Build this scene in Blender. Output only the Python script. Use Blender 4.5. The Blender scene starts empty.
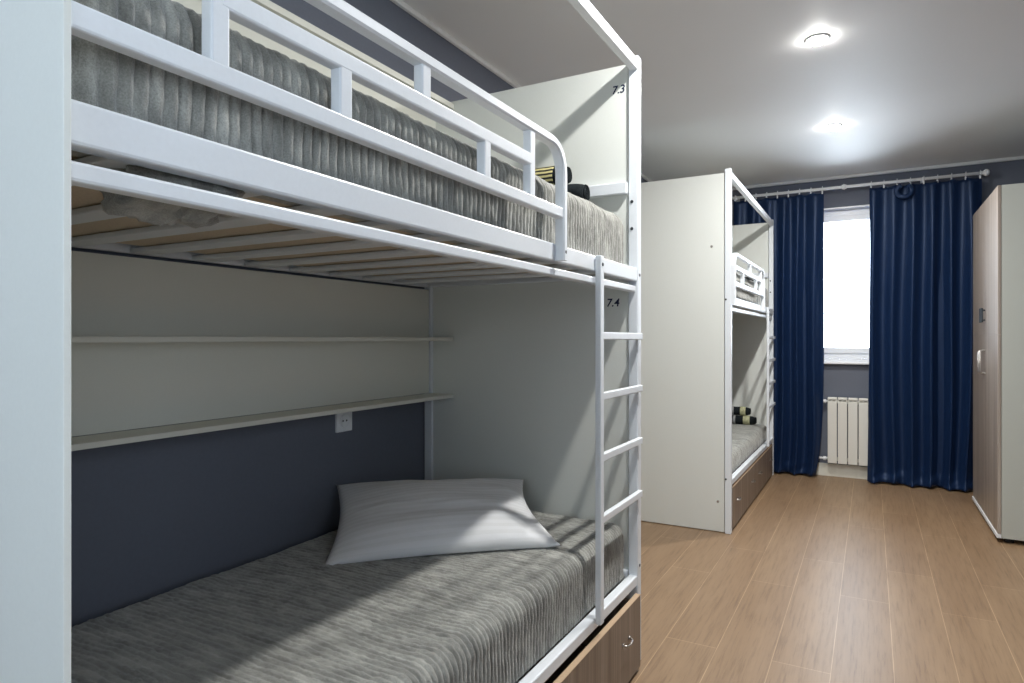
import bpy, bmesh, math, random
from mathutils import Vector, Matrix, noise

random.seed(7)
S = bpy.context.scene
COL = S.collection
PI = math.pi

# ------------------------------------------------------------------ colours and materials
def lin(r, g, b):
    def f(c):
        c /= 255.0
        return c / 12.92 if c <= 0.04045 else ((c + 0.055) / 1.055) ** 2.4
    return (f(r), f(g), f(b), 1.0)

def new_mat(name):
    m = bpy.data.materials.new(name)
    m.use_nodes = True
    nt = m.node_tree
    return m, nt, nt.nodes['Principled BSDF']

def nd(nt, t, **kw):
    n = nt.nodes.new(t)
    for k, v in kw.items():
        setattr(n, k, v)
    return n

def coords(nt, scale=(1, 1, 1), loc=(0, 0, 0), rot=(0, 0, 0), kind='Object'):
    tc = nd(nt, 'ShaderNodeTexCoord')
    mp = nd(nt, 'ShaderNodeMapping')
    mp.inputs['Scale'].default_value = scale
    mp.inputs['Location'].default_value = loc
    mp.inputs['Rotation'].default_value = rot
    nt.links.new(tc.outputs[kind], mp.inputs['Vector'])
    return mp.outputs['Vector']

def noise_tex(nt, vec, scale, detail=4, rough=0.55):
    n = nd(nt, 'ShaderNodeTexNoise')
    n.inputs['Scale'].default_value = scale
    n.inputs['Detail'].default_value = detail
    n.inputs['Roughness'].default_value = rough
    nt.links.new(vec, n.inputs['Vector'])
    return n.outputs['Fac']

def ramp(nt, fac, stops):
    r = nd(nt, 'ShaderNodeValToRGB')
    el = r.color_ramp.elements
    while len(el) < len(stops):
        el.new(0.5)
    for e, (p, c) in zip(el, stops):
        e.position = p
        e.color = c
    nt.links.new(fac, r.inputs['Fac'])
    return r.outputs['Color']

def bump(nt, bsdf, fac, strength, dist=0.002):
    b = nd(nt, 'ShaderNodeBump')
    b.inputs['Strength'].default_value = strength
    b.inputs['Distance'].default_value = dist
    nt.links.new(fac, b.inputs['Height'])
    nt.links.new(b.outputs['Normal'], bsdf.inputs['Normal'])
    return b

def simple(name, c, rough=0.5, spec=0.5, metal=0.0, nscale=60, var=0.04, bstr=0.08, bdist=0.001):
    m, nt, b = new_mat(name)
    v = coords(nt)
    f = noise_tex(nt, v, nscale)
    lo = tuple(x * (1 - var) for x in c[:3]) + (1,)
    hi = tuple(min(1, x * (1 + var)) for x in c[:3]) + (1,)
    nt.links.new(ramp(nt, f, [(0.3, lo), (0.7, hi)]), b.inputs['Base Color'])
    b.inputs['Roughness'].default_value = rough
    b.inputs['Specular IOR Level'].default_value = spec
    b.inputs['Metallic'].default_value = metal
    if bstr:
        bump(nt, b, f, bstr, bdist)
    return m

M = {}
M['white_metal'] = simple('white painted steel', lin(226, 231, 236), 0.36, 0.5, nscale=140, var=0.015, bstr=0.03)
M['panel'] = simple('white laminate board', lin(222, 225, 220), 0.48, 0.45, nscale=220, var=0.012, bstr=0.03)
M['shelf'] = simple('cream laminate shelf', lin(216, 216, 206), 0.5, 0.4, nscale=200, var=0.012, bstr=0.03)
M['wall'] = simple('blue grey wall paint', lin(104, 109, 121), 0.7, 0.35, nscale=90, var=0.03, bstr=0.12)
M['white_plastic'] = simple('white plastic', lin(238, 240, 242), 0.35, 0.5, nscale=120, var=0.01, bstr=0.0)
M['trim'] = simple('white trim', lin(232, 232, 230), 0.45, 0.5, nscale=120, var=0.015, bstr=0.0)
M['baseboard'] = simple('cream baseboard', lin(222, 220, 208), 0.45, 0.5, nscale=120, var=0.02, bstr=0.0)
M['dark'] = simple('black plastic', lin(24, 24, 26), 0.5, 0.4, nscale=120, var=0.05, bstr=0.0)
M['steel'] = simple('brushed steel', lin(176, 170, 164), 0.28, 0.5, metal=1.0, nscale=150, var=0.05, bstr=0.0)
M['dark_steel'] = simple('dark steel handle', lin(70, 74, 78), 0.35, 0.5, metal=0.8, nscale=150, var=0.05, bstr=0.0)
M['navy_ink'] = simple('navy ink', lin(22, 34, 66), 0.6, 0.3, nscale=120, var=0.03, bstr=0.0)
M['mattress'] = simple('beige mattress ticking', lin(205, 190, 168), 0.85, 0.2, nscale=160, var=0.08, bstr=0.2)
M['towel'] = simple('black terry towel', lin(30, 35, 38), 0.95, 0.15, nscale=260, var=0.35, bstr=0.6, bdist=0.003)
M['radiator'] = simple('radiator enamel', lin(224, 222, 214), 0.4, 0.5, nscale=120, var=0.015, bstr=0.0)
M['side_board'] = simple('pale wardrobe board', lin(188, 191, 183), 0.5, 0.4, nscale=200, var=0.012, bstr=0.02)
M['edge'] = simple('light wood edge band', lin(186, 160, 132), 0.5, 0.4, nscale=150, var=0.05, bstr=0.0)

# satin stretch ceiling
m, nt, b = new_mat('satin stretch ceiling')
f = noise_tex(nt, coords(nt), 1.3, 2)
nt.links.new(ramp(nt, f, [(0.3, lin(226, 226, 225)), (0.7, lin(229, 229, 228))]), b.inputs['Base Color'])
b.inputs['Roughness'].default_value = 0.60
b.inputs['Specular IOR Level'].default_value = 0.85
M['ceiling'] = m

# laminate floor: long planks along y, pale bevel lines, oak grain
m, nt, b = new_mat('oak laminate floor')
tc = nd(nt, 'ShaderNodeTexCoord')
sep = nd(nt, 'ShaderNodeSeparateXYZ')
nt.links.new(tc.outputs['Object'], sep.inputs[0])
cmb = nd(nt, 'ShaderNodeCombineXYZ')
nt.links.new(sep.outputs['Y'], cmb.inputs['X'])
ax = nd(nt, 'ShaderNodeMath', operation='ADD'); ax.inputs[1].default_value = -0.27 + 0.198 * 20
nt.links.new(sep.outputs['X'], ax.inputs[0])
nt.links.new(ax.outputs[0], cmb.inputs['Y'])
br = nd(nt, 'ShaderNodeTexBrick')
br.offset = 0.37; br.offset_frequency = 2
br.inputs['Scale'].default_value = 1.0
br.inputs['Brick Width'].default_value = 1.29
br.inputs['Row Height'].default_value = 0.198
br.inputs['Mortar Size'].default_value = 0.0017
br.inputs['Mortar Smooth'].default_value = 0.3
br.inputs['Bias'].default_value = 0.0
br.inputs['Color1'].default_value = lin(142, 116, 89)
br.inputs['Color2'].default_value = lin(149, 123, 95)
br.inputs['Mortar'].default_value = lin(184, 156, 124)
nt.links.new(cmb.outputs[0], br.inputs['Vector'])
g1 = noise_tex(nt, coords(nt, (70, 3.5, 1)), 1.0, 8, 0.7)
g2 = noise_tex(nt, coords(nt, (7, 0.7, 1), (3, 1, 0)), 1.0, 5, 0.6)
gr = ramp(nt, g1, [(0.30, (0.58, 0.53, 0.48, 1)), (0.50, (1, 1, 1, 1)), (0.75, (1.15, 1.15, 1.15, 1))])
gr2 = ramp(nt, g2, [(0.32, (0.84, 0.80, 0.76, 1)), (0.62, (1.05, 1.05, 1.05, 1))])
mx = nd(nt, 'ShaderNodeMix', data_type='RGBA', blend_type='MULTIPLY'); mx.inputs[0].default_value = 0.8
nt.links.new(br.outputs['Color'], mx.inputs[6]); nt.links.new(gr, mx.inputs[7])
mx2 = nd(nt, 'ShaderNodeMix', data_type='RGBA', blend_type='MULTIPLY'); mx2.inputs[0].default_value = 0.8
nt.links.new(mx.outputs[2], mx2.inputs[6]); nt.links.new(gr2, mx2.inputs[7])
nt.links.new(mx2.outputs[2], b.inputs['Base Color'])
b.inputs['Roughness'].default_value = 0.40
b.inputs['Specular IOR Level'].default_value = 0.5
bump(nt, b, g1, 0.12, 0.0008)
M['floor'] = m

def wood(name, c0, c1, c2, axis='z', fine=90, rough=0.45):
    m, nt, b = new_mat(name)
    sc = {'z': (fine, fine, 1.2), 'x': (1.2, fine, fine)}[axis]
    sc2 = {'z': (fine * 0.18, fine * 0.18, 0.25), 'x': (0.25, fine * .18, fine * .18)}[axis]
    a = noise_tex(nt, coords(nt, sc), 1.0, 5, 0.6)
    q = noise_tex(nt, coords(nt, sc2, (2, 5, 1)), 1.0, 3, 0.5)
    ad = nd(nt, 'ShaderNodeMath', operation='ADD')
    mu = nd(nt, 'ShaderNodeMath', operation='MULTIPLY'); mu.inputs[1].default_value = 0.45
    nt.links.new(a, mu.inputs[0])
    mu2 = nd(nt, 'ShaderNodeMath', operation='MULTIPLY'); mu2.inputs[1].default_value = 0.55
    nt.links.new(q, mu2.inputs[0])
    nt.links.new(mu.outputs[0], ad.inputs[0]); nt.links.new(mu2.outputs[0], ad.inputs[1])
    nt.links.new(ramp(nt, ad.outputs[0], [(0.38, c0), (0.5, c1), (0.62, c2)]), b.inputs['Base Color'])
    b.inputs['Roughness'].default_value = rough
    bump(nt, b, a, 0.1, 0.0006)
    return m
M['drawer_wood'] = wood('grey brown drawer wood', lin(108, 93, 80), lin(128, 112, 98), lin(148, 132, 117))
M['ward_wood'] = wood('ash grey wardrobe wood', lin(128, 116, 105), lin(152, 140, 129), lin(176, 165, 154), rough=0.32)

# plush ribbed blanket
m, nt, b = new_mat('grey plush ribbed blanket')
n1 = noise_tex(nt, coords(nt, (9, 30, 9)), 1.0, 5, 0.65)
n2 = noise_tex(nt, coords(nt), 420, 3, 0.6)
c1 = ramp(nt, n1, [(0.30, lin(122, 122, 117)), (0.52, lin(158, 158, 152)), (0.72, lin(194, 194, 187))])
c2 = ramp(nt, n2, [(0.30, (0.72, 0.72, 0.72, 1)), (0.65, (1.08, 1.08, 1.08, 1))])
mx = nd(nt, 'ShaderNodeMix', data_type='RGBA', blend_type='MULTIPLY'); mx.inputs[0].default_value = 1
nt.links.new(c1, mx.inputs[6]); nt.links.new(c2, mx.inputs[7])
nt.links.new(mx.outputs[2], b.inputs['Base Color'])
b.inputs['Roughness'].default_value = 0.8
b.inputs['Specular IOR Level'].default_value = 0.2
b.inputs['Sheen Weight'].default_value = 0.5
b.inputs['Sheen Roughness'].default_value = 0.45
bump(nt, b, n2, 0.45, 0.004)
M['blanket'] = m

# sateen striped pillowcase (stripes run along the pillow, local x)
m, nt, b = new_mat('white sateen striped cotton')
w = nd(nt, 'ShaderNodeTexWave', wave_type='BANDS', bands_direction='Y')
w.inputs['Scale'].default_value = 14.0
nt.links.new(coords(nt), w.inputs['Vector'])
nt.links.new(ramp(nt, w.outputs['Fac'], [(0.45, lin(229, 230, 231)), (0.55, lin(235, 236, 238))]), b.inputs['Base Color'])
rr = ramp(nt, w.outputs['Fac'], [(0.45, (0.7, 0.7, 0.7, 1)), (0.55, (0.58, 0.58, 0.58, 1))])
nt.links.new(rr, b.inputs['Roughness'])
b.inputs['Specular IOR Level'].default_value = 0.35
bump(nt, b, noise_tex(nt, coords(nt), 14, 4), 0.25, 0.01)
M['pillow'] = m

# navy satin curtain
m, nt, b = new_mat('navy satin curtain')
n1 = noise_tex(nt, coords(nt, (160, 160, 6)), 1.0, 3)
nt.links.new(ramp(nt, n1, [(0.3, lin(16, 33, 62)), (0.7, lin(20, 39, 71))]), b.inputs['Base Color'])
b.inputs['Roughness'].default_value = 0.42
b.inputs['Specular IOR Level'].default_value = 0.45
b.inputs['Sheen Weight'].default_value = 0.12
b.inputs['Sheen Tint'].default_value = lin(90, 130, 210)
b.inputs['Specular Tint'].default_value = lin(185, 205, 240)
M['curtain'] = m

# striped paper band on the towels
m, nt, b = new_mat('black and pale yellow striped band')
w = nd(nt, 'ShaderNodeTexWave', wave_type='BANDS', bands_direction='Z')
w.inputs['Scale'].default_value = 22.0; w.inputs['Distortion'].default_value = 1.5
nt.links.new(coords(nt), w.inputs['Vector'])
nt.links.new(ramp(nt, w.outputs['Fac'], [(0.4, lin(30, 30, 24)), (0.6, lin(206, 196, 140))]), b.inputs['Base Color'])
b.inputs['Roughness'].default_value = 0.6
M['band_striped'] = m
M['band'] = simple('pale green band', lin(178, 178, 142), 0.6, 0.3, nscale=60, var=0.25, bstr=0.0)
M['band_grey'] = simple('grey band', lin(150, 152, 152), 0.6, 0.3, nscale=60, var=0.1, bstr=0.0)

def emit(name, c, s):
    m = bpy.data.materials.new(name); m.use_nodes = True
    nt = m.node_tree; nt.nodes.clear()
    e = nd(nt, 'ShaderNodeEmission'); e.inputs['Color'].default_value = c; e.inputs['Strength'].default_value = s
    o = nd(nt, 'ShaderNodeOutputMaterial')
    nt.links.new(e.outputs[0], o.inputs['Surface'])
    return m
M['lamp'] = emit('lit downlight lens', (1.0, 0.98, 0.95, 1), 150.0)

m = bpy.data.materials.new('window glass'); m.use_nodes = True
nt = m.node_tree; nt.nodes.clear()
tr = nd(nt, 'ShaderNodeBsdfTransparent'); tr.inputs['Color'].default_value = (0.96, 0.98, 1, 1)
gl = nd(nt, 'ShaderNodeBsdfGlossy'); gl.inputs['Roughness'].default_value = 0.02
fr = nd(nt, 'ShaderNodeFresnel'); fr.inputs['IOR'].default_value = 1.45
mxs = nd(nt, 'ShaderNodeMixShader')
o = nd(nt, 'ShaderNodeOutputMaterial')
nt.links.new(fr.outputs[0], mxs.inputs[0]); nt.links.new(tr.outputs[0], mxs.inputs[1]); nt.links.new(gl.outputs[0], mxs.inputs[2])
nt.links.new(mxs.outputs[0], o.inputs['Surface'])
M['glass'] = m

# ------------------------------------------------------------------ mesh helpers (all in world coordinates)
def add_box(bm, x0, x1, y0, y1, z0, z1, bev=0.0, seg=2, mi=0):
    t = bmesh.new()
    bmesh.ops.create_cube(t, size=1.0)
    cx, cy, cz = (x0 + x1) / 2, (y0 + y1) / 2, (z0 + z1) / 2
    for v in t.verts:
        v.co = Vector((cx + v.co.x * abs(x1 - x0), cy + v.co.y * abs(y1 - y0), cz + v.co.z * abs(z1 - z0)))
    if bev:
        bmesh.ops.bevel(t, geom=t.edges[:], offset=bev, segments=seg, profile=0.5, affect='EDGES')
    merge(bm, t, mi)

def merge(bm, t, mi=0):
    t.verts.ensure_lookup_table()
    mp = [bm.verts.new(v.co) for v in t.verts]
    for f in t.faces:
        try:
            nf = bm.faces.new([mp[v.index] for v in f.verts]); nf.material_index = mi; nf.smooth = f.smooth
        except ValueError:
            pass
    t.free()

def add_tube(bm, pts, r, seg=12, square=None, up=Vector((0, 0, 1)), caps=True, mi=0):
    """tube along pts; square=(half_w, half_h) gives a rounded rectangle section"""
    pts = [Vector(p) for p in pts]
    rings = []
    n = len(pts)
    if square:
        hw, hh = square
        c = min(hw, hh) * 0.35
        sec = [(hw, -hh + c), (hw, hh - c), (hw - c, hh), (-hw + c, hh), (-hw, hh - c), (-hw, -hh + c), (-hw + c, -hh), (hw - c, -hh)]
    else:
        sec = [(r * math.cos(2 * PI * k / seg), r * math.sin(2 * PI * k / seg)) for k in range(seg)]
    for i, p in enumerate(pts):
        d = (pts[min(i + 1, n - 1)] - pts[max(i - 1, 0)]).normalized()
        u = up if abs(d.dot(up)) < 0.98 else Vector((1, 0, 0))
        a = d.cross(u).normalized(); bb = a.cross(d).normalized()
        k = 1.0
        if 0 < i < n - 1:
            h = (pts[i] - pts[i - 1]).normalized().dot(d)
            k = 1 / max(h, 0.5)
        rings.append([bm.verts.new(p + a * s * (k if not square else 1) + bb * t) for s, t in sec])
    m = len(sec)
    for i in range(n - 1):
        for k in range(m):
            f = bm.faces.new((rings[i][k], rings[i][(k + 1) % m], rings[i + 1][(k + 1) % m], rings[i + 1][k])); f.material_index = mi
            f.smooth = not square
    if caps:
        bm.faces.new(rings[0][::-1]).material_index = mi
        bm.faces.new(rings[-1]).material_index = mi

def add_sphere(bm, c, r, sc=(1, 1, 1), seg=16, mi=0):
    t = bmesh.new()
    bmesh.ops.create_uvsphere(t, u_segments=seg, v_segments=seg // 2, radius=r)
    for v in t.verts:
        v.co = Vector((c[0] + v.co.x * sc[0], c[1] + v.co.y * sc[1], c[2] + v.co.z * sc[2]))
    for f in t.faces:
        f.smooth = True
    merge(bm, t, mi)

def add_lathe(bm, c, prof, axis='z', seg=24, mi=0):
    """prof: list of (radius, height) turned about an axis through c"""
    rings = []
    for r, h in prof:
        ring = []
        for k in range(seg):
            a = 2 * PI * k / seg
            p = {'z': (r * math.cos(a), r * math.sin(a), h), 'x': (h, r * math.cos(a), r * math.sin(a)), 'y': (r * math.sin(a), h, r * math.cos(a))}[axis]
            ring.append(bm.verts.new((c[0] + p[0], c[1] + p[1], c[2] + p[2])))
        rings.append(ring)
    for i in range(len(rings) - 1):
        for k in range(seg):
            f = bm.faces.new((rings[i][k], rings[i][(k + 1) % seg], rings[i + 1][(k + 1) % seg], rings[i + 1][k])); f.smooth = True; f.material_index = mi
    bm.faces.new(rings[0][::-1]).material_index = mi
    bm.faces.new(rings[-1]).material_index = mi

ORG = {}
def empty(name, loc, label, cat, group=None):
    o = bpy.data.objects.new(name, None)
    o.empty_display_size = 0.1
    COL.objects.link(o); o.location = loc
    ORG[o.name] = Vector(loc)
    tag(o, label, cat, group)
    return o

def tag(o, label=None, cat=None, group=None, kind=None):
    if label: o['label'] = label
    if cat: o['category'] = cat
    if group: o['group'] = group
    if kind: o['kind'] = kind
    return o

def obj(name, bm, mat, parent=None, origin=None, label=None):
    """link a bmesh given in world coordinates as ONE mesh object"""
    bmesh.ops.recalc_face_normals(bm, faces=bm.faces[:])
    me = bpy.data.meshes.new(name)
    if parent is not None:
        og = ORG[parent.name]
    else:
        if origin is None:
            xs = [v.co for v in bm.verts]
            origin = Vector(((min(v.x for v in xs) + max(v.x for v in xs)) / 2, (min(v.y for v in xs) + max(v.y for v in xs)) / 2, min(v.z for v in xs)))
        og = Vector(origin)
    bm.transform(Matrix.Translation(-og))
    bm.to_mesh(me); bm.free()
    for mm in (mat if isinstance(mat, (list, tuple)) else [mat]):
        me.materials.append(mm)
    o = bpy.data.objects.new(name, me)
    COL.objects.link(o)
    if parent is not None:
        o.parent = parent
    else:
        o.location = og
    ORG[o.name] = og
    if label: o['label'] = label
    return o

def boxobj(name, mat, parent, *dims, bev=0.0, **kw):
    bm = bmesh.new(); add_box(bm, *dims, bev=bev)
    return obj(name, bm, mat, parent, **kw)

def structure(name, bm, mat, parent=None, label=None):
    o = obj(name, bm, mat, parent, origin=(0, 0, 0) if parent is None else None)
    if parent is None:
        o['kind'] = 'structure'
        if label: o['label'] = label
    return o

# ------------------------------------------------------------------ room
XL, XR, YB, YF, ZC = -1.73, 1.24, -1.4, 6.30, 2.61
T = 0.2
bm = bmesh.new(); add_box(bm, XL - T, XR + T, YB - T, YF + T, -0.1, 0.0)
structure('floor', bm, M['floor'])
bm = bmesh.new(); add_box(bm, XL - T, XR + T, YB - T, YF + T, ZC, ZC + 0.1)
structure('ceiling', bm, M['ceiling'])
bm = bmesh.new(); add_box(bm, XL - T, XL, YB - T, YF + T, 0, ZC)
structure('wall_left', bm, M['wall'])
RY0, RY1, RZ0, RZ1 = -1.25, 0.25, 0.85, 2.35
bm = bmesh.new()
add_box(bm, XR, XR + T, YB - T, RY0, 0, ZC); add_box(bm, XR, XR + T, RY1, YF + T, 0, ZC)
add_box(bm, XR, XR + T, RY0, RY1, 0, RZ0); add_box(bm, XR, XR + T, RY0, RY1, RZ1, ZC)
structure('wall_right', bm, M['wall'])

def wall_with_hole(name, y0, y1, hx0, hx1, hz0, hz1):
    bm = bmesh.new()
    add_box(bm, XL, hx0, y0, y1, 0, ZC)
    add_box(bm, hx1, XR, y0, y1, 0, ZC)
    add_box(bm, hx0, hx1, y0, y1, 0, hz0)
    add_box(bm, hx0, hx1, y0, y1, hz1, ZC)
    return structure(name, bm, M['wall'])
WX0, WX1, WZ0, WZ1 = -0.86, 0.52, 1.0, 2.34
wall_with_hole('wall_far', YF, YF + T, WX0, WX1, WZ0, WZ1)
BX0, BX1, BZ0, BZ1 = -1.35, 0.55, 0.75, 2.35
wall_with_hole('wall_back', YB - T, YB, BX0, BX1, BZ0, BZ1)

def window(name, yin, yout, x0, x1, z0, z1, mull, label, swap=False):
    """plastic frame in the reveal; yin = room face of the wall"""
    d = 1 if yout > yin else -1
    bm = bmesh.new()
    # reveal lining
    lt = 0.012
    ys = sorted((yin - d * 0.004, yin + d * 0.12))
    add_box(bm, x0, x0 + lt, ys[0], ys[1], z0, z1)
    add_box(bm, x1 - lt, x1, ys[0], ys[1], z0, z1)
    add_box(bm, x0, x1, ys[0], ys[1], z1 - lt, z1)
    # outer frame and sash
    ya = sorted((yin + d * 0.075, yin + d * 0.14))
    fw = 0.062
    add_box(bm, x0 + lt, x0 + lt + fw, ya[0], ya[1], z0, z1 - lt, 0.006)
    add_box(bm, x1 - lt - fw, x1 - lt, ya[0], ya[1], z0, z1 - lt, 0.006)
    add_box(bm, x0 + lt, x1 - lt, ya[0], ya[1], z0 + 0.02, z0 + 0.02 + fw, 0.006)
    add_box(bm, x0 + lt, x1 - lt, ya[0], ya[1], z1 - lt - fw, z1 - lt, 0.006)
    add_box(bm, mull - 0.04, mull + 0.04, ya[0], ya[1], z0 + 0.06, z1 - lt - 0.04, 0.006)
    yb = sorted((yin + d * 0.06, yin + d * 0.12))
    sw = 0.05
    for a, c in ((x0 + lt + fw - 0.012, mull - 0.028), (mull + 0.028, x1 - lt - fw + 0.012)):
        za, zb = z0 + 0.02 + fw - 0.012, z1 - lt - fw + 0.012
        add_box(bm, a, a + sw, yb[0], yb[1], za, zb, 0.005)
        add_box(bm, c - sw, c, yb[0], yb[1], za, zb, 0.005)
        add_box(bm, a, c, yb[0], yb[1], za, za + sw, 0.005)
        add_box(bm, a, c, yb[0], yb[1], zb - sw, zb, 0.005)
    def fin(b_):
        if swap:
            for v in b_.verts: v.co = Vector((v.co.y, v.co.x, v.co.z))
        return b_
    w = structure(name, fin(bm), M['white_plastic'], label=label)
    yc = yin + d * 0.1
    for a, c in ((x0 + 0.1, mull - 0.06), (mull + 0.06, x1 - 0.1)):
        bm = bmesh.new(); add_box(bm, a, c, yc - 0.003, yc + 0.003, z0 + 0.1, z1 - 0.1)
        obj('pane', fin(bm), M['glass'], w)
    ysill = sorted((yin - d * 0.05, yin + d * 0.075))
    ya_, yb_ = sorted((yin - d * 0.05, yin))
    bm = bmesh.new(); add_box(bm, x0 - 0.05, x1 + 0.05, ya_, yb_, z0 - 0.022, z0, 0.006)
    obj('window_sill', fin(bm), M['white_plastic'], w)
    bm = bmesh.new(); s2 = sorted((yin, yin + d * 0.08)); add_box(bm, x0, x1, s2[0], s2[1], z0 - 0.005, z0 + 0.02)
    obj('window_board', fin(bm), M['white_plastic'], w)
    return w
window('window_1', YF, YF + T, WX0, WX1, WZ0, WZ1, 0.12, 'bright white framed window between the navy curtains')
window('window_3', XR, XR + T, RY0, RY1, RZ0, RZ1, -0.5, 'white framed window in the right wall beside the camera', swap=True)
window('window_2', YB, YB - T, BX0, BX1, BZ0, BZ1, -0.45, 'white framed window in the wall behind the camera')

# cornice strips and baseboards
def strip(name, pts, w, h, mat):
    bm = bmesh.new()
    add_box(bm, *pts, bev=0.004)
    return structure(name, bm, mat)
strip('trim_1', (XL, XR, YF - 0.024, YF, ZC - 0.026, ZC), 0, 0, M['trim'])
strip('trim_2', (XL, XL + 0.02, YB, YF - 0.024, ZC - 0.022, ZC), 0, 0, M['trim'])
strip('trim_3', (XR - 0.02, XR, YB, YF - 0.024, ZC - 0.022, ZC), 0, 0, M['trim'])
strip('baseboard_far', (XL, XR, YF - 0.018, YF, 0, 0.11), 0, 0, M['baseboard'])
strip('baseboard_left', (XL, XL + 0.008, 2.36, 4.08, 0, 0.09), 0, 0, M['baseboard'])
strip('baseboard_right', (XR - 0.016, XR, YB, YF - 0.02, 0, 0.09), 0, 0, M['baseboard'])

# ------------------------------------------------------------------ bunk beds
XF, XBK = -0.75, -1.722       # front and back of the frame
def bolt_bm(bm, c, axis, r=0.0065, h=0.004):
    prof = [(r, 0), (r, h * 0.6), (r * 0.6, h)]
    add_lathe(bm, c, prof, axis, 10)

def make_bunk(name, dy, label, open_near, numbers):
    """dy: shift of the frame along the room; far end outer face at 2.31 + dy"""
    y0, y1 = 0.35 + dy, 2.35 + dy
    yfp = y1 - 0.04                       # near face of the far posts
    root = empty(name, (XF, (y0 + y1) / 2, 0), label, 'bunk bed', 'white metal bunk beds along the left wall')
    wm = M['white_metal']
    posts = [(XF - 0.04, yfp), (XBK, yfp), (XBK, y0)]
    if not open_near:
        posts.append((XF - 0.04, y0))
    for px, py in posts:
        bm = bmesh.new(); add_box(bm, px + (0.003 if px > -1 else 0), px + 0.04, py, py + 0.04, 0, 2.245, 0.004)
        p = obj('post', bm, wm, root)
        def bolts(lst):
            for c, ax_, h in lst:
                bm = bmesh.new(); bolt_bm(bm, c, ax_, 0.006, h); obj('bolt', bm, M['dark_steel'], p)
        if px > -1 and py > y0 + 0.1:
            bolts([((px + 0.017, py - 0.0005, z), 'y', -0.003) for z in (1.706, 1.606, 0.60)] +
                  [((px + 0.0395, py + 0.02, z), 'x', 0.003) for z in (1.435, 0.36)])
        elif px > -1:
            bolts([((px + 0.01, py - 0.0005, z), 'y', -0.003) for z in (1.44, 0.335)])
    # end panels
    boxobj('end_panel', M['panel'], root, XBK + 0.04, XF - 0.041, y1 - 0.030, y1 - 0.014, 0.004, 2.222, bev=0.0015)
    if open_near:
        boxobj('end_panel', M['panel'], root, XBK, XF + 0.028, 0.357 + dy, 0.365 + dy, 0.0, 2.245, bev=0.001)
    else:
        ep = boxobj('end_panel', M['panel'], root, XBK + 0.04, XF - 0.0415, y0 + 0.012, y0 + 0.028, 0.004, 2.222, bev=0.0015)
        for x, z in ((-0.868, 1.773), (-0.83, 0.19), (-1.60, 1.773), (-1.63, 0.19)):
            bm = bmesh.new(); bolt_bm(bm, (x, y0 + 0.0125, z), 'y', 0.008, -0.003)
            obj('bolt', bm, M['steel'], ep)
    ys, ye = (y0 + 0.0155 if open_near else y0 + 0.04), yfp
    # top bar, upper and lower side rails, support bar
    boxobj('top_bar', wm, root, XF - 0.03, XF, ys, ye, 2.19, 2.23, bev=0.004)
    boxobj('side_rail', wm, root, XF - 0.034, XF - 0.002, ys, ye, 1.41, 1.459, bev=0.004)
    boxobj('side_rail', wm, root, XBK + 0.004, XBK + 0.020, ys, ye, 1.424, 1.465, bev=0.004)
    boxobj('support_bar', wm, root, XF - 0.034, XF - 0.008, ys, ye, 1.371, 1.394, bev=0.004)
    boxobj('side_rail', wm, root, XF - 0.034, XF - 0.002, ys, ye, 0.292, 0.328, bev=0.004)
    boxobj('side_rail', wm, root, XBK + 0.004, XBK + 0.036, ys, ye, 0.302, 0.342, bev=0.004)
    # end rails between the posts
    yr = yfp + 0.005
    for z0, z1 in ((1.735, 1.78), (1.424, 1.459), (0.302, 0.342)):
        boxobj('end_rail', wm, root, XBK + 0.04, XF - 0.04, yr - 0.022, yr + 0.0035, z0, z1, bev=0.004)
    # slats of the upper bunk, one grid
    bm = bmesh.new()
    k = 0
    y = y0 + 0.145
    while y < yfp - 0.04:
        add_box(bm, XBK + 0.022, XF - 0.0345, y - 0.029, y + 0.029, 1.4245, 1.4365, 0.003)
        y += 0.178
    obj('slats', bm, wm, root)
    bm = bmesh.new()
    y = y0 + 0.145
    while y < yfp - 0.04:
        add_box(bm, XBK + 0.036, XF - 0.07, y - 0.03, y + 0.03, 0.305, 0.318, 0.003)
        y += 0.178
    obj('slats', bm, wm, root)
    # guard rail: tubes in one plane just outside the side rail
    gx = XF + 0.0115
    sq = (0.0145, 0.0115)
    bm = bmesh.new()
    gy0, gy1 = y0 + (0.0155 if open_near else 0.012), 1.61 + dy
    ztop, zum, zm = 1.722, 1.64, 1.539
    R = 0.075
    arc = [(gx, gy1 - R + R * math.sin(a), ztop - R + R * math.cos(a)) for a in [PI / 2 * i / 8 for i in range(9)]]
    path = [(gx, gy1, 1.412), (gx, gy1, ztop - R)][:1] + arc[::-1]
    if open_near:
        path.append((gx, gy0, ztop))
    else:
        arc2 = [(gx, gy0 + R - R * math.sin(a), ztop - R + R * math.cos(a)) for a in [PI / 2 * i / 8 for i in range(9)]]
        path += arc2 + [(gx, gy0, 1.412)]
    add_tube(bm, path, 0, square=(0.0115, 0.0145), up=Vector((1, 0, 0)))
    def yrail(ya, yb, z):
        add_box(bm, gx - 0.0115, gx + 0.0115, ya, yb, z - 0.0145, z + 0.0145, 0.0035)
    def vpost(y, za, zb):
        add_box(bm, gx - 0.011, gx + 0.011, y - 0.0135, y + 0.0135, za, zb, 0.003)
    yrail(gy0, gy1 - 0.012, zm)
    yS, yB, yD, yC, yE = (v + dy for v in ((0.545, 0.772, 0.985, 1.206, 1.42) if open_near else (y0 - dy, 0.68, 0.96, 1.24, 1.46)))
    yrail(yS, yE, zum)
    if open_near: vpost(yS, zm, ztop)
    vpost(yE, zm, ztop)
    vpost(yB, zm, zum); vpost(yC, zm, zum); vpost(yD, zum, ztop)
    g = obj('guard_rail', bm, wm, root)
    bm = bmesh.new(); bolt_bm(bm, (gx + 0.011, gy1, 1.435), 'x', 0.007, 0.004)
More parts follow.
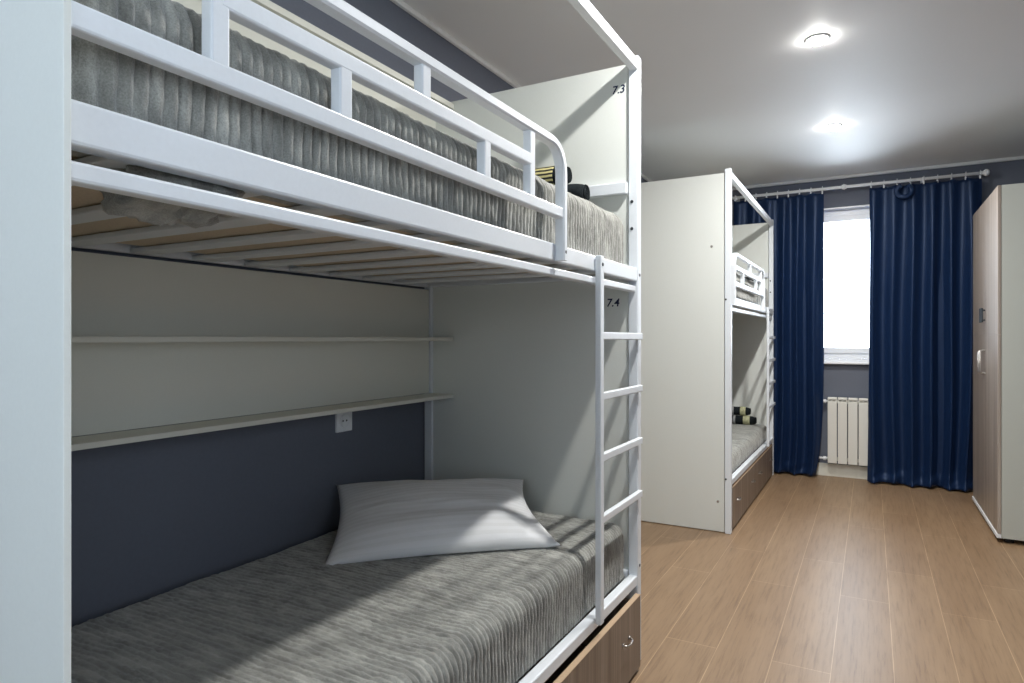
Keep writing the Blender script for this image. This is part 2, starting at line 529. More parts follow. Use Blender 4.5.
    obj('bolt', bm, M['dark_steel'], g)
    # ladder
    ly = 1.897 + dy
    bm = bmesh.new(); add_box(bm, XF + 0.001, XF + 0.021, ly - 0.014, ly + 0.014, 0.312, 1.458, 0.0035)
    lad = obj('ladder', bm, wm, root)
    for z in (1.208, 1.018, 0.826, 0.632):
        bm = bmesh.new(); add_box(bm, XF + 0.0005, XF + 0.018, ly + 0.012, y1 - 0.038, z - 0.012, z + 0.012, 0.003)
        obj('rung', bm, wm, lad)
    bm = bmesh.new(); bolt_bm(bm, (XF + 0.0208, ly, 1.43), 'x', 0.006, 0.003)
    obj('bolt', bm, M['dark_steel'], lad)
    # back panel and shelves
    boxobj('back_panel', M['shelf'], root, XBK + 0.012, XBK + 0.028, ys + 0.02, yfp - 0.003, 0.962, 1.413)
    for z in (0.9465, 1.1905):
        boxobj('shelf', M['shelf'], root, XBK + 0.028, XF - 0.82, ys + 0.02, y1 - 0.03, z, z + 0.0145, bev=0.0015)
    boxobj('back_panel', M['shelf'], root, XBK + 0.041, XBK + 0.055, ys + 0.02, y1 - 0.0305, 1.68, 2.187)
    boxobj('shelf', M['shelf'], root, XBK + 0.041, XF - 0.82, ys + 0.02, y1 - 0.031, 2.187, 2.2095, bev=0.0015)
    # bed numbers on the far end panel
    for txt, x, z in numbers:
        cu = bpy.data.curves.new('bed_number', 'FONT'); cu.body = txt; cu.size = 0.042; cu.extrude = 0.0004; cu.shear = 0.15
        cu.offset = 0.0006
        t = bpy.data.objects.new('tmp', cu); COL.objects.link(t)
        dg = bpy.context.evaluated_depsgraph_get()
        me = bpy.data.meshes.new_from_object(t.evaluated_get(dg))
        bpy.data.objects.remove(t)
        me.transform(Matrix.Translation(Vector((x, y1 - 0.0306, z)) - ORG[root.name]) @ Matrix.Rotation(PI / 2, 4, 'X'))
        me.materials.clear(); me.materials.append(M['navy_ink'])
        o = bpy.data.objects.new('bed_number', me); COL.objects.link(o); o.parent = root
        ORG[o.name] = ORG[root.name]
        o['label'] = 'navy bed number ' + txt
    return root

DY = 3.77
make_bunk('bunk_bed', 0.0, 'large white metal bunk bed filling the left foreground, numbered panel and ladder', True, [('7.3', -0.855, 2.12), ('7.4', -0.877, 1.321)])
make_bunk('bunk_bed', DY, 'second white bunk bed farther away by the window, seen behind its blank end panel', False, [])

# ------------------------------------------------------------------ blankets
def blanket(name, y0, y1, z0, z1, label, xf=-0.7885, xb=-1.682, r=0.05, sub=8, ds=0.0065, wrap=0.12, pitch=0.0192, seed=0, crown=0.005, droop=None):
    pts = []
    def ln(a, b):
        L = math.dist(a, b); n = max(1, int(L / ds))
        for i in range(n):
            t = i / n
            pts.append((a[0] + (b[0] - a[0]) * t, a[1] + (b[1] - a[1]) * t))
    def arc(c, rad, a0, a1):
        n = max(3, int(abs(a1 - a0) * rad / ds * 1.3))
        for i in range(n):
            a = a0 + (a1 - a0) * i / n
            pts.append((c[0] + rad * math.cos(a), c[1] + rad * math.sin(a)))
    rb = 0.010
    ln((xf - wrap, z0), (xf - rb, z0))
    arc((xf - rb, z0 + rb), rb, -PI / 2, 0)
    ln((xf, z0 + rb), (xf, z1 - r))
    arc((xf - r, z1 - r), r, 0, PI / 2)
    ln((xf - r, z1), (xb + r, z1))
    arc((xb + r, z1 - r), r, PI / 2, PI)
    ln((xb, z1 - r), (xb, z0 + 0.01)); pts.append((xb, z0 + 0.01))
    n = len(pts)
    nrm = []
    for i in range(n):
        a, c = pts[max(0, i - 1)], pts[min(n - 1, i + 1)]
        dx, dz = c[0] - a[0], c[1] - a[1]
        L = math.hypot(dx, dz) or 1
        nrm.append((dz / L, -dx / L))
    s = [0.0]
    for i in range(1, n):
        s.append(s[-1] + math.dist(pts[i], pts[i - 1]))
    rows = int((y1 - y0) / pitch * sub)
    R = 0.045
    verts = []; faces = []
    for j in range(rows + 1):
        y = y0 + (y1 - y0) * j / rows
        e = min(y - y0, y1 - y)
        ins = R - math.sqrt(max(0, R * R - (R - e) ** 2)) if e < R else 0.0
        for i in range(n):
            px, pz = pts[i]; nx, nz = nrm[i]
            top = max(0.0, nz)
            w = noise.noise(Vector((s[i] * 5, y * 5, seed))) * 0.35 + noise.noise(Vector((s[i] * 22, y * 14, seed + 9))) * 0.14
            ph = y / pitch + w
            am = 0.0105 * (0.95 - 0.5 * top) * (0.85 + 0.5 * noise.noise(Vector((s[i] * 30, y * 60, seed + 3))) + 0.3 * noise.noise(Vector((s[i] * 6, y * 8, seed + 13))))
            h = am * (abs(math.cos(PI * ph)) ** 0.75 - 0.55)
            lo = noise.noise(Vector((s[i] * 3.2, y * 3.2, seed + 20))) * 0.007 + noise.noise(Vector((s[i] * 9, y * 9, seed + 30))) * 0.0028
            if sub > 5: h += (0.0016 + 0.0014 * top) * noise.noise(Vector((s[i] * 85, y * 110, seed + 40))) + 0.0012 * noise.noise(Vector((s[i] * 40, y * 45, seed + 50)))
            if nz < -0.5: lo = -abs(lo) * 0.3; h *= 0.3
            if px > xf - 0.06 and nz < 0.7: lo = min(lo, 0.001)        # keep clear of the rail
            mid = crown * max(0, math.sin(PI * min(1, max(0, (px - xb) / (xf - xb))))) * top
            k = h + lo - ins
            if nz < -0.5: k = -0.0005 - ins * 0.0
            verts.append((px + nx * k, y, pz + nz * k + mid))
    for j in range(rows):
        for i in range(n - 1):
            a = j * n + i
            faces.append((a, a + 1, a + n + 1, a + n))
    faces.append(tuple(range(n))[::-1])
    faces.append(tuple(rows * n + i for i in range(n)))
    # underside: strip between wrap end and back edge
    bm = bmesh.new()
    vs = [bm.verts.new(v) for v in verts]
    for f in faces:
        ff = bm.faces.new([vs[k] for k in f]); ff.smooth = True
    o = obj(name, bm, M['blanket'])
    tag(o, label, 'blanket', 'grey ribbed blankets on the bunk mattresses')
    return o
mt = boxobj('mattress', M['mattress'], None, -1.672, -0.83, 0.46, 2.2, 1.438, 1.6, bev=0.03)
tag(mt, 'beige mattress seen from below between the slats of the foreground upper bunk', 'mattress')
up = blanket('blanket', 0.40, 2.288, 1.4372, 1.652, 'grey ribbed plush blanket on the foreground upper bunk behind the guard rail', seed=1.3)
lowb = blanket('blanket', 0.40, 2.288, 0.3205, 0.523, 'grey ribbed plush blanket on the foreground lower bunk under the white pillow', seed=5.1, pitch=0.0172)
blanket('blanket', 0.42 + DY, 2.288 + DY, 1.4372, 1.652, 'grey blanket on the upper bunk of the bed by the window', sub=4, ds=0.025, seed=8.2)
blanket('blanket', 0.42 + DY, 2.288 + DY, 0.3205, 0.446, 'grey blanket on the lower bunk of the bed by the window, under two rolled towels', sub=4, ds=0.025, seed=11.7)

# a loose fold of the upper blanket hanging between the slats
bm = bmesh.new()
t = bmesh.new(); bmesh.ops.create_uvsphere(t, u_segments=72, v_segments=24, radius=1.0)
for v in t.verts:
    n_ = noise.noise(Vector((v.co.x * 2.2, v.co.y * 2.2, v.co.z * 2.2 + 4)))
    rib = 0.10 * abs(math.sin(v.co.y * 16 + n_ * 2))
    k = 1 + 0.30 * n_ + rib * 1.6 + 0.06 * noise.noise(v.co * 9)
    v.co = Vector((-0.875 + v.co.x * 0.07 * k, 0.575 + v.co.y * 0.08 * k, 1.412 + v.co.z * 0.042 * k))
for f in t.faces: f.smooth = True
merge(bm, t)
obj('hanging_fold', bm, M['blanket'], up)

# ------------------------------------------------------------------ pillow
def make_pillow():
    bm = bmesh.new()
    FL, FR = Vector((-1.412, 1.40, 0.527)), Vector((-0.865, 1.895, 0.535))
    BL, BR = Vector((-1.715, 1.765, 0.664)), Vector((-1.185, 2.235, 0.650))
    nu, nv = 64, 44
    nz = (FR - FL).cross(BL - FL).normalized()
    grid = {}
    for side in (1, -1):
        for i in range(nu + 1):
            for j in range(nv + 1):
                u, v = i / nu, j / nv
                a, b_ = 2 * u - 1, 2 * v - 1
                # edges pulled in between the corners
                uu = u - (0.065 if a > 0 else 0.04) * a * (1 - b_ * b_) * abs(a) ** 3
                vv = v - 0.03 * b_ * (1 - a * a) * abs(b_) ** 3
                p = FL * (1 - uu) * (1 - vv) + FR * uu * (1 - vv) + BL * (1 - uu) * vv + BR * uu * vv
                e = (max(0, 1 - abs(a) ** 2.6) * max(0, 1 - abs(b_) ** 2.6)) ** 0.55
                edge = (i in (0, nu)) or (j in (0, nv))
                if edge and side == -1:
                    continue
                th = (0.078 if side == 1 else 0.062) * e
                # fullness moved towards the front right corner, slack at the back
                th *= 0.86 + 0.3 * u * (1 - v) - 0.12 * v
                wr = noise.noise(Vector((u * 3.5, v * 7, side))) * 0.011 + noise.noise(Vector((u * 6, v * 18, 3 + side))) * 0.0045
                # creases from the corners
                wr += 0.004 * math.sin(20 * (v - 0.5) + 6 * u) * max(0, abs(a) - 0.45) * (1 - abs(b_)) * 2
                q = p + nz * side * th + nz * wr * e
                q.z = max(q.z, 0.5275 + 0.002 * e)
                grid[(side, i, j)] = bm.verts.new(q)
    def gv(side, i, j):
        if (i in (0, nu)) or (j in (0, nv)): side = 1
        return grid[(side, i, j)]
    for side in (1, -1):
        for i in range(nu):
            for j in range(nv):
                q = [gv(side, i, j), gv(side, i + 1, j), gv(side, i + 1, j + 1), gv(side, i, j + 1)]
                f = bm.faces.new(q if side == 1 else q[::-1]); f.smooth = True
    ang = math.atan2((FR - FL).y, (FR - FL).x)
    loc = (FL + FR + BL + BR) / 4
    loc.z = 0.53
    bmesh.ops.recalc_face_normals(bm, faces=bm.faces[:])
    bm.transform(Matrix.Rotation(-ang, 4, 'Z') @ Matrix.Translation(-loc))
    me = bpy.data.meshes.new('pillow'); bm.to_mesh(me); bm.free(); me.materials.append(M['pillow'])
    o = bpy.data.objects.new('pillow', me); COL.objects.link(o)
    o.location = loc; o.rotation_euler = (0, 0, ang)
    tag(o, 'white striped pillow leaning into the corner of the foreground lower bunk', 'pillow')
make_pillow()

# ------------------------------------------------------------------ rolled towels
def towel(x0, x1, y, z, r, label, band, band_x, bw, seed, second=None):
    root = empty('rolled_towel', ((x0 + x1) / 2, y, z - r), label, 'towel', 'dark rolled towels on the bunks')
    bm = bmesh.new()
    L = x1 - x0
    prof = []
    for i in range(30):
        t = i / 29
        rr = r * (1 - 0.25 * abs(2 * t - 1) ** 7)
        prof.append((rr, x0 + L * t))
    seg = 36; rings = []
    for rr, x in prof:
        rings.append([bm.verts.new((x, y + rr * (1 + 0.05 * noise.noise(Vector((x * 30, math.cos(2 * PI * k / seg) * 2 + seed, math.sin(2 * PI * k / seg) * 2)))) * math.cos(2 * PI * k / seg),
                                    z + rr * math.sin(2 * PI * k / seg) * 0.97)) for k in range(seg)])
    for i in range(len(rings) - 1):
        for k in range(seg):
            bm.faces.new((rings[i][k], rings[i][(k + 1) % seg], rings[i + 1][(k + 1) % seg], rings[i + 1][k])).smooth = True
    bm.faces.new(rings[0][::-1]); bm.faces.new(rings[-1])
    # spiral of the rolled end
    for xe, s_ in ((x0, -1), (x1, 1)):
        pts = []
        for k in range(60):
            a = k * 0.35
            rr = r * 0.08 + r * 0.62 * k / 59
            pts.append((xe + s_ * 0.002, y + rr * math.cos(a), z + rr * math.sin(a)))
        add_tube(bm, pts, 0.0035, 6, up=Vector((1, 0, 0)))
    obj('terry_roll', bm, M['towel'], root)
    for bmat, bx, w in [(band, band_x, bw)] + ([second] if second else []):
        bm = bmesh.new()
        for i in range(2):
            pass
        rb = r * 1.035
        add_lathe(bm, (bx, y, z), [(rb * 0.985, -w / 2), (rb, -w / 2 + 0.002), (rb, w / 2 - 0.002), (rb * 0.985, w / 2)], 'x', 36)
        obj('band', bm, bmat, root)
zt = 1.664
towel(-1.20, -0.878, 2.12, zt + 0.046, 0.041, 'dark rolled towel lower in the pair on the foreground upper bunk', M['band_grey'], -1.09, 0.03, 1.0)
towel(-1.26, -0.955, 2.14, zt + 0.124, 0.039, 'rolled towel with black and yellow striped band, on top of the foreground upper bunk pair', M['band_striped'], -1.05, 0.10, 2.0)
zt = 0.452
towel(-1.18, -0.872, 2.15 + DY, zt + 0.038, 0.039, 'lower of two black rolled towels on the lower bunk by the window', M['band'], -0.945, 0.055, 3.0, (M['band_grey'], -1.045, 0.018))
towel(-1.21, -0.92, 2.155 + DY, zt + 0.114, 0.038, 'upper of two black rolled towels on the lower bunk by the window', M['band'], -0.975, 0.045, 4.0, (M['band_grey'], -1.06, 0.018))
towel(-1.10, -0.835, 2.15 + DY, 1.664 + 0.036, 0.037, 'black rolled towel on the upper bunk of the bed by the window', M['band_grey'], -1.0, 0.03, 5.0)

# ------------------------------------------------------------------ rolling drawers under the bunks
def drawer(xf, ya, yb, label, z0=0.016, z1=0.273, hy=(0.17, 0.16)):
    root = empty('underbed_drawer', (xf - 0.3, (ya + yb) / 2, 0), label, 'drawer', 'rolling wooden drawers under the bunks')
    bm = bmesh.new(); add_box(bm, xf - 0.018, xf, ya, yb, z0, z1 - 0.001, 0.001)
    f = obj('drawer_front', bm, M['drawer_wood'], root)
    bm = bmesh.new(); add_box(bm, xf - 0.0185, xf + 0.0005, ya, yb, z1 - 0.001, z1 + 0.001)
    obj('edge_band', bm, M['edge'], f, label='pale edge band')
    bm = bmesh.new()
    D = 0.62
    za, zb = z0 + 0.034, z1 - 0.02
    add_box(bm, xf - D, xf - 0.018, ya + 0.01, ya + 0.026, za, zb)
    add_box(bm, xf - D, xf - 0.018, yb - 0.026, yb - 0.01, za, zb)
    add_box(bm, xf - D - 0.016, xf - D, ya + 0.01, yb - 0.01, za, zb)
    add_box(bm, xf - D, xf - 0.018, ya + 0.01, yb - 0.01, za - 0.006, za)
    obj('drawer_box', bm, M['drawer_wood'], root)
    zh = 0.5 * (z0 + z1) + 0.022
    for yh in (ya + hy[0], yb - hy[1]):
        bm = bmesh.new()
        add_tube(bm, [(xf - 0.001, yh - 0.032, zh), (xf + 0.008, yh - 0.032, zh), (xf + 0.015, yh - 0.025, zh - 0.002), (xf + 0.018, yh, zh - 0.004),
                      (xf + 0.015, yh + 0.025, zh - 0.002), (xf + 0.008, yh + 0.032, zh), (xf - 0.001, yh + 0.032, zh)], 0.0036, 10)
        for s_ in (-1, 1):
            add_lathe(bm, (xf, yh + s_ * 0.032, zh), [(0.008, 0), (0.008, 0.003), (0.005, 0.005)], 'x', 12)
        obj('handle', bm, M['steel'], f, label='steel bow handle')
    for xc in (xf - 0.06, xf - D + 0.06):
        for yc in (ya + 0.08, yb - 0.08):
            bm = bmesh.new()
            add_lathe(bm, (xc, yc, 0.021), [(0.016, -0.011), (0.0205, -0.008), (0.0205, 0.008), (0.016, 0.011)], 'y', 18)
            add_box(bm, xc - 0.014, xc + 0.014, yc - 0.014, yc - 0.0115, 0.015, za - 0.004)
            add_box(bm, xc - 0.014, xc + 0.014, yc + 0.0115, yc + 0.014, 0.015, za - 0.004)
            obj('castor', bm, M['dark'], root)
drawer(-0.73, 1.34, 2.278, 'brown wooden drawer with steel handle pulled out under the foreground lower bunk')
drawer(-0.752, 0.425 + DY, 1.34 + DY, 'brown drawer under the bed by the window, nearer to the blank end panel')
drawer(-0.752, 1.347 + DY, 2.29 + DY, 'brown drawer under the bed by the window, nearer to the curtain')

# ------------------------------------------------------------------ wall outlet
def outlet():
    y, z, x = 1.815, 0.893, XL
    root = empty('wall_outlet', (x, y, z - 0.04), 'white square power outlet on the dark wall under the shelf', 'outlet')
    bm = bmesh.new(); add_box(bm, x, x + 0.010, y - 0.041, y + 0.041, z - 0.041, z + 0.041, 0.003)
    obj('cover_plate', bm, M['white_plastic'], root)
    bm = bmesh.new()
    add_lathe(bm, (x + 0.010, y, z), [(0.026, 0), (0.026, 0.004), (0.0215, 0.004), (0.0205, 0.0005), (0.002, 0.0005)], 'x', 28)
    s_ = obj('socket', bm, M['white_plastic'], root)
    bm = bmesh.new()
    for d in (-0.0095, 0.0095):
        add_lathe(bm, (x + 0.0106, y + d, z), [(0.0035, 0), (0.0035, 0.0006), (0.001, 0.0006)], 'x', 12)
    obj('pin_holes', bm, M['dark'], s_)
outlet()

# ------------------------------------------------------------------ curtains and rod
YROD, ZROD = 6.178, 2.487
rod = empty('curtain_rod', (-0.2, YROD, ZROD - 0.02), 'white curtain rod across the far wall above the window', 'curtain rod')
bm = bmesh.new(); add_tube(bm, [(-1.2, YROD, ZROD), (0.752, YROD, ZROD)], 0.0125, 16); obj('rod', bm, M['white_plastic'], rod)
for xx, s_ in ((-1.2, -1), (0.752, 1)):
    bm = bmesh.new(); add_lathe(bm, (xx, YROD, ZROD), [(0.015, -0.004 * s_), (0.017, 0.004 * s_), (0.012, 0.008 * s_), (0.02, 0.014 * s_), (0.027, 0.026 * s_), (0.027, 0.036 * s_), (0.019, 0.048 * s_), (0.004, 0.053 * s_)], 'x', 20)
    obj('finial', bm, M['white_plastic'], rod)
bm = bmesh.new(); add_lathe(bm, (-0.2, YROD, ZROD), [(0.013, -0.02), (0.019, -0.016), (0.021, -0.005), (0.026, 0), (0.021, 0.005), (0.019, 0.016), (0.013, 0.02)], 'x', 20)
obj('rod_joint', bm, M['white_plastic'], rod)
for xx in (-1.08, 0.37):
    bm = bmesh.new()
    add_box(bm, xx - 0.015, xx + 0.015, YF - 0.008, YF, ZROD - 0.04, ZROD + 0.03, 0.003)
    add_tube(bm, [(xx, YF - 0.006, ZROD - 0.005), (xx, YROD + 0.01, ZROD - 0.018), (xx, YROD, ZROD - 0.018)], 0.006, 10)
    add_lathe(bm, (xx, YROD, ZROD), [(0.014, -0.008), (0.0175, -0.006), (0.0175, 0.006), (0.014, 0.008)], 'x', 20)
    obj('bracket', bm, M['white_plastic'], rod)

def curtain(label, xt0, xt1, xb0, xb1, folds, seed, puddle, rings, pw=1.6, ymin=6.05):
    rnd = random.Random(seed)
    nx, nz = 260, 110
    zt, zb = ZROD - 0.028, 0.004
    ph = [0.0]
    for k in range(folds):
        ph.append(ph[-1] + 0.72 + 0.56 * rnd.random())
    amp = [0.6 + 0.5 * rnd.random() for _ in range(folds + 1)]
    tot = ph[-1]
    bm = bmesh.new(); g = []
    for j in range(nz + 1):
        t = j / nz                                # 0 top, 1 bottom
        t2 = t ** 0.9
        z = zt + (zb - zt) * t2
        row = []
        h = max(0.0, z)
        for i in range(nx + 1):
            u = i / nx
            # irregular fold phase
            uu = u * folds
            k = min(folds - 1, int(uu)); fr_ = uu - k
            p = ph[k] + (ph[k + 1] - ph[k]) * fr_
            a = amp[k] + (amp[k + 1] - amp[k]) * fr_
            dr = noise.noise(Vector((u * 3 + seed, t * 1.6, 0.3))) * 0.35 * t
            sn = math.sin(2 * PI * (p + dr))
            sh = math.copysign(abs(sn) ** 0.95, sn)
            A = 0.012 + 0.024 * min(1, t * 3)
            y = YROD - 0.006 - A * a * sh + 0.012 * min(1, t * 3) * math.sin(2 * PI * p / 2.6 + seed) 
            x0 = xt0 + (xb0 - xt0) * t ** pw; x1 = xt1 + (xb1 - xt1) * t ** pw
            x = x0 + (x1 - x0) * u + 0.006 * math.cos(2 * PI * (p + dr)) * min(1, t * 6)
            zz = z
            if j == 0 or t < 0.012:
                zz = z - 0.012 * abs(math.sin(PI * u * rings)) * (1 - t / 0.012 if t < 0.012 else 0)
            if h < 0.16 and puddle:
                q = (0.16 - h) / 0.16
                y -= puddle * (q ** 2) * (0.55 + 0.6 * noise.noise(Vector((u * 7, 1.0, seed))))
                y += 0.012 * math.sin(9 * q + u * 18) * q
                zz = max(0.006, z + 0.02 * q * (1 + noise.noise(Vector((u * 9, q * 3, seed + 2)))) * (1 - q * 0.4))
            y = max(ymin, min(y, 6.212))
            row.append(bm.verts.new((x, y, zz)))
        g.append(row)
    for j in range(nz):
        for i in range(nx):
            bm.faces.new((g[j][i], g[j][i + 1], g[j + 1][i + 1], g[j + 1][i])).smooth = True
    root = empty('curtain', ((xt0 + xt1) / 2, YROD, 0), label, 'curtain', 'navy satin curtains on the rod')
    f = obj('drape', bm, M['curtain'], root)
    so = f.modifiers.new('thickness', 'SOLIDIFY'); so.thickness = 0.002; so.offset = 0
    for k in range(rings + 1):
        xx = xt0 + 0.012 + (xt1 - xt0 - 0.024) * k / rings
        bm = bmesh.new()
        pts = [(xx + 0.002 * math.sin(a), YROD + 0.0205 * math.cos(a), ZROD + 0.0205 * math.sin(a)) for a in [2 * PI * q / 24 for q in range(25)]]
        add_tube(bm, pts, 0.0028, 8, up=Vector((1, 0, 0)), caps=False)
        add_box(bm, xx - 0.006, xx + 0.006, YROD - 0.006, YROD + 0.002, ZROD - 0.042, ZROD - 0.018, 0.002)
        obj('ring', bm, M['white_plastic'], root)
    return root
curtain('navy blue satin curtain left of the bright window, behind the bunk bed', -1.10, -0.355, -1.10, -0.415, 6, 3, 0.02, 8, pw=7, ymin=6.13)
cr = curtain('navy blue satin curtain right of the bright window, next to the wardrobe', -0.012, 0.755, -0.032, 0.73, 5, 5, 0.08, 8)
# slack loop of cloth pulled up at the heading
bm = bmesh.new()
pts = [(0.235 + 0.052 * math.cos(a), YROD - 0.052 - 0.012 * math.sin(a) ** 2, 2.395 + 0.050 * math.sin(a)) for a in [PI * 0.62 + 1.72 * PI * q / 30 for q in range(31)]]
add_tube(bm, pts, 0, square=(0.017, 0.012), up=Vector((0, 1, 0)))
for f in bm.faces: f.smooth = True
obj('cloth_loop', bm, M['curtain'], cr)

# ------------------------------------------------------------------ radiator
rad = empty('radiator', (-0.04, 6.252, 0.11), 'white sectional radiator under the window between the curtains', 'radiator')
for k in range(7):
    xc = -0.292 + 0.0785 * k
    bm = bmesh.new()
    add_box(bm, xc - 0.036, xc + 0.036, 6.218, 6.228, 0.125, 0.655, 0.004)
    add_box(bm, xc - 0.006, xc + 0.006, 6.224, 6.282, 0.14, 0.64)
    add_box(bm, xc - 0.03, xc + 0.03, 6.270, 6.278, 0.14, 0.64, 0.002)
    # rounded top with air slots
    add_box(bm, xc - 0.036, xc + 0.036, 6.220, 6.242, 0.672, 0.688, 0.005)
    add_box(bm, xc - 0.036, xc + 0.036, 6.238, 6.280, 0.678, 0.692, 0.004)
    for dx in (-0.034, -0.003, 0.028):
        add_box(bm, xc + dx, xc + dx + 0.006, 6.220, 6.272, 0.64, 0.682)
    add_tube(bm, [(xc - 0.039, 6.249, 0.655), (xc + 0.039, 6.249, 0.655)], 0.016, 12)
    add_tube(bm, [(xc - 0.039, 6.249, 0.16), (xc + 0.039, 6.249, 0.16)], 0.016, 12)
    obj('section', bm, M['radiator'], rad)
bm = bmesh.new()
add_tube(bm, [(-0.33, 6.249, 0.655), (-0.46, 6.249, 0.655), (-0.49, 6.262, 0.655), (-0.50, YF - 0.002, 0.655)], 0.010, 12)
add_lathe(bm, (-0.352, 6.249, 0.655), [(0.015, -0.012), (0.017, -0.01), (0.017, 0.01), (0.015, 0.012)], 'x', 8)
obj('pipe', bm, M['white_plastic'], rad)
bm = bmesh.new()
add_tube(bm, [(-0.33, 6.249, 0.16), (-0.46, 6.249, 0.16), (-0.49, 6.262, 0.16), (-0.50, YF - 0.002, 0.16)], 0.010, 12)
add_lathe(bm, (-0.352, 6.249, 0.16), [(0.015, -0.012), (0.017, -0.01), (0.017, 0.01), (0.015, 0.012)], 'x', 8)
obj('pipe', bm, M['white_plastic'], rad)

# ------------------------------------------------------------------ wardrobe
wd = empty('wardrobe', (0.93, 5.24, 0), 'tall wardrobe with ash grey wooden doors and pale sides on the right', 'wardrobe')
WA, WB, WXF, WXB, WTOP = 4.715, 5.775, 0.652, 1.2, 2.10
bm = bmesh.new()
add_box(bm, WXF + 0.018, WXB, WA, WA + 0.016, 0.028, WTOP, 0.001)
add_box(bm, WXF + 0.018, WXB, WB - 0.016, WB, 0.028, WTOP, 0.001)
add_box(bm, WXF + 0.018, WXB, WA + 0.016, WB - 0.016, WTOP - 0.016, WTOP)
add_box(bm, WXF + 0.018, WXB, WA + 0.016, WB - 0.016, 0.06, 0.076)
add_box(bm, WXB - 0.006, WXB, WA + 0.016, WB - 0.016, 0.06, WTOP - 0.016)
add_box(bm, WXF + 0.03, WXB - 0.01, WA + 0.016, WB - 0.016, 1.215, 1.231)
obj('carcass', bm, M['side_board'], wd)
bm = bmesh.new(); add_box(bm, WXF - 0.006, WXF + 0.017, WA, WB, 0.028, 0.05, 0.001)
obj('plinth', bm, M['white_plastic'], wd, label='white plinth strip')
ym = (WA + WB) / 2
for (za, zb, up_) in ((0.053, 1.2226, False), (1.2234, WTOP, True)):
    for (ya, yb, s_) in ((WA, ym - 0.0015, -1), (ym + 0.0015, WB, 1)):
        bm = bmesh.new(); add_box(bm, WXF, WXF + 0.0165, ya, yb, za, zb, 0.001)
        d = obj('door', bm, M['ward_wood'], wd)
        yh = ym + s_ * 0.04
        bm = bmesh.new()
        if up_:
            add_box(bm, WXF - 0.022, WXF - 0.012, yh - 0.012, yh + 0.012, 1.305, 1.40, 0.003)
            add_box(bm, WXF - 0.014, WXF + 0.001, yh - 0.006, yh + 0.006, 1.315, 1.325)
            add_box(bm, WXF - 0.014, WXF + 0.001, yh - 0.006, yh + 0.006, 1.38, 1.39)
            obj('handle', bm, M['dark_steel'], d, label='dark steel bar handle')
        else:
            add_tube(bm, [(WXF + 0.001, yh, 1.12), (WXF - 0.022, yh, 1.12), (WXF - 0.028, yh, 1.112), (WXF - 0.028, yh, 0.978), (WXF - 0.022, yh, 0.97), (WXF + 0.001, yh, 0.97)], 0.005, 10)
            for zz in (1.12, 0.97):
                add_lathe(bm, (WXF, yh, zz), [(0.009, 0), (0.009, -0.004), (0.006, -0.008)], 'x', 12)
            obj('handle', bm, M['steel'], d, label='steel bow handle')
for xx in (WXF + 0.06, WXB - 0.06):
    for yy in (WA + 0.05, WB - 0.05):
        bm = bmesh.new(); add_lathe(bm, (xx, yy, 0), [(0.024, 0), (0.026, 0.004), (0.022, 0.026), (0.02, 0.029)], 'z', 16)
        obj('foot', bm, M['dark'], wd)

# ------------------------------------------------------------------ ceiling downlights (row along the room)
LY = [1.93, 3.36, 4.79]
LW = 29.0
for k, y in enumerate(LY):
    x = -0.22
    lab = ['round ceiling downlight above the foreground bunk ladder',
           'lit round ceiling downlight nearer to the camera', 'lit round ceiling downlight nearer to the window'][k]
    r = empty('downlight', (x, y, ZC), lab, 'ceiling light', 'round ceiling downlights')
    bm = bmesh.new()
    add_lathe(bm, (x, y, ZC), [(0.053, 0.0), (0.053, -0.004), (0.047, -0.007), (0.040, -0.006), (0.038, 0.0)], 'z', 40)
    obj('trim_ring', bm, M['white_plastic'], r)
    bm = bmesh.new()
    add_lathe(bm, (x, y, ZC), [(0.037, -0.003), (0.037, -0.014), (0.030, -0.021), (0.015, -0.023), (0.002, -0.0235)], 'z', 32)
    obj('lens', bm, M['lamp'], r)
    ld = bpy.data.lights.new('downlight_beam', 'AREA'); ld.shape = 'DISK'; ld.size = 0.07; ld.energy = LW; ld.color = (1.0, 0.985, 0.95)
    lo = bpy.data.objects.new('downlight_beam', ld); COL.objects.link(lo); lo.location = (x, y, ZC - 0.027)

# ------------------------------------------------------------------ daylight
w = bpy.data.worlds.new('overcast sky'); S.world = w; w.use_nodes = True
bg = w.node_tree.nodes['Background']
bg.inputs['Color'].default_value = (0.82, 0.91, 1.0, 1)
tcw = nd(w.node_tree, 'ShaderNodeTexCoord'); sw_ = nd(w.node_tree, 'ShaderNodeSeparateXYZ'); mr = nd(w.node_tree, 'ShaderNodeMapRange')
w.node_tree.links.new(tcw.outputs['Generated'], sw_.inputs[0]); w.node_tree.links.new(sw_.outputs['Y'], mr.inputs['Value'])
mr.inputs['From Min'].default_value = -0.5; mr.inputs['From Max'].default_value = 0.5
mr.inputs['To Min'].default_value = 4.1; mr.inputs['To Max'].default_value = 15.0     # invented sky gradient: more light through the far window, less fill from behind
mr2 = nd(w.node_tree, 'ShaderNodeMapRange'); mm_ = nd(w.node_tree, 'ShaderNodeMath', operation='MULTIPLY')
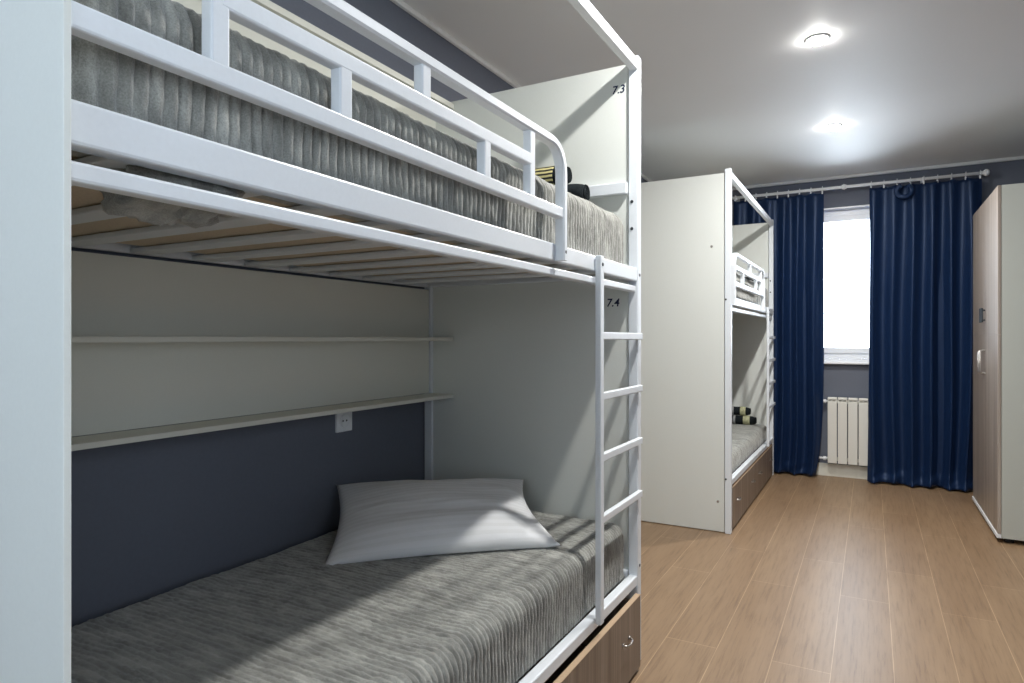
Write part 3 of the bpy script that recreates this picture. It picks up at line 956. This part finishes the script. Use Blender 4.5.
w.node_tree.links.new(sw_.outputs['Z'], mr2.inputs['Value'])
mr2.inputs['From Min'].default_value = -0.3; mr2.inputs['From Max'].default_value = 0.1
mr2.inputs['To Min'].default_value = 1.5; mr2.inputs['To Max'].default_value = 1.0      # added glow below the horizon, sends light up onto the ceiling
w.node_tree.links.new(mr.outputs[0], mm_.inputs[0]); w.node_tree.links.new(mr2.outputs[0], mm_.inputs[1])
w.node_tree.links.new(mm_.outputs[0], bg.inputs['Strength'])
def portal(x0, x1, z0, z1, y, toward):
    ld = bpy.data.lights.new('window_portal', 'AREA'); ld.shape = 'RECTANGLE'; ld.size = x1 - x0; ld.size_y = z1 - z0
    ld.cycles.is_portal = True
    o = bpy.data.objects.new('window_portal', ld); COL.objects.link(o)
    o.location = ((x0 + x1) / 2, y, (z0 + z1) / 2)
    o.rotation_euler = (PI / 2 * (-1 if toward < 0 else 1), 0, 0)
portal(WX0, WX1, WZ0, WZ1, YF + 0.17, -1)
portal(BX0, BX1, BZ0, BZ1, YB - 0.17, 1)
o = bpy.data.objects['window_portal'].copy(); o.data = o.data.copy(); COL.objects.link(o)
o.data.size = RY1 - RY0; o.data.size_y = RZ1 - RZ0
o.location = (XR + 0.17, (RY0 + RY1) / 2, (RZ0 + RZ1) / 2); o.rotation_euler = (PI / 2, 0, PI / 2)

# ------------------------------------------------------------------ camera and view
cam = bpy.data.cameras.new('camera'); co = bpy.data.objects.new('camera', cam); COL.objects.link(co)
cam.sensor_width = 36; cam.lens = 648 / 1024 * 36; cam.clip_start = 0.01
cam.shift_y = -3.0 / 1024
co.location = (0, 0, 1.2)
co.rotation_euler = (PI / 2, 0, math.atan((871 - 512) / 648))
S.camera = co
S.view_settings.view_transform = 'Standard'
S.view_settings.look = 'None'
S.view_settings.gamma = 1.0
S.view_settings.use_curve_mapping = False
S.view_settings.exposure = 0.0
S.cycles.use_denoising = True
S.cycles.max_bounces = 10
S.cycles.diffuse_bounces = 6
S.cycles.sample_clamp_indirect = 6.0
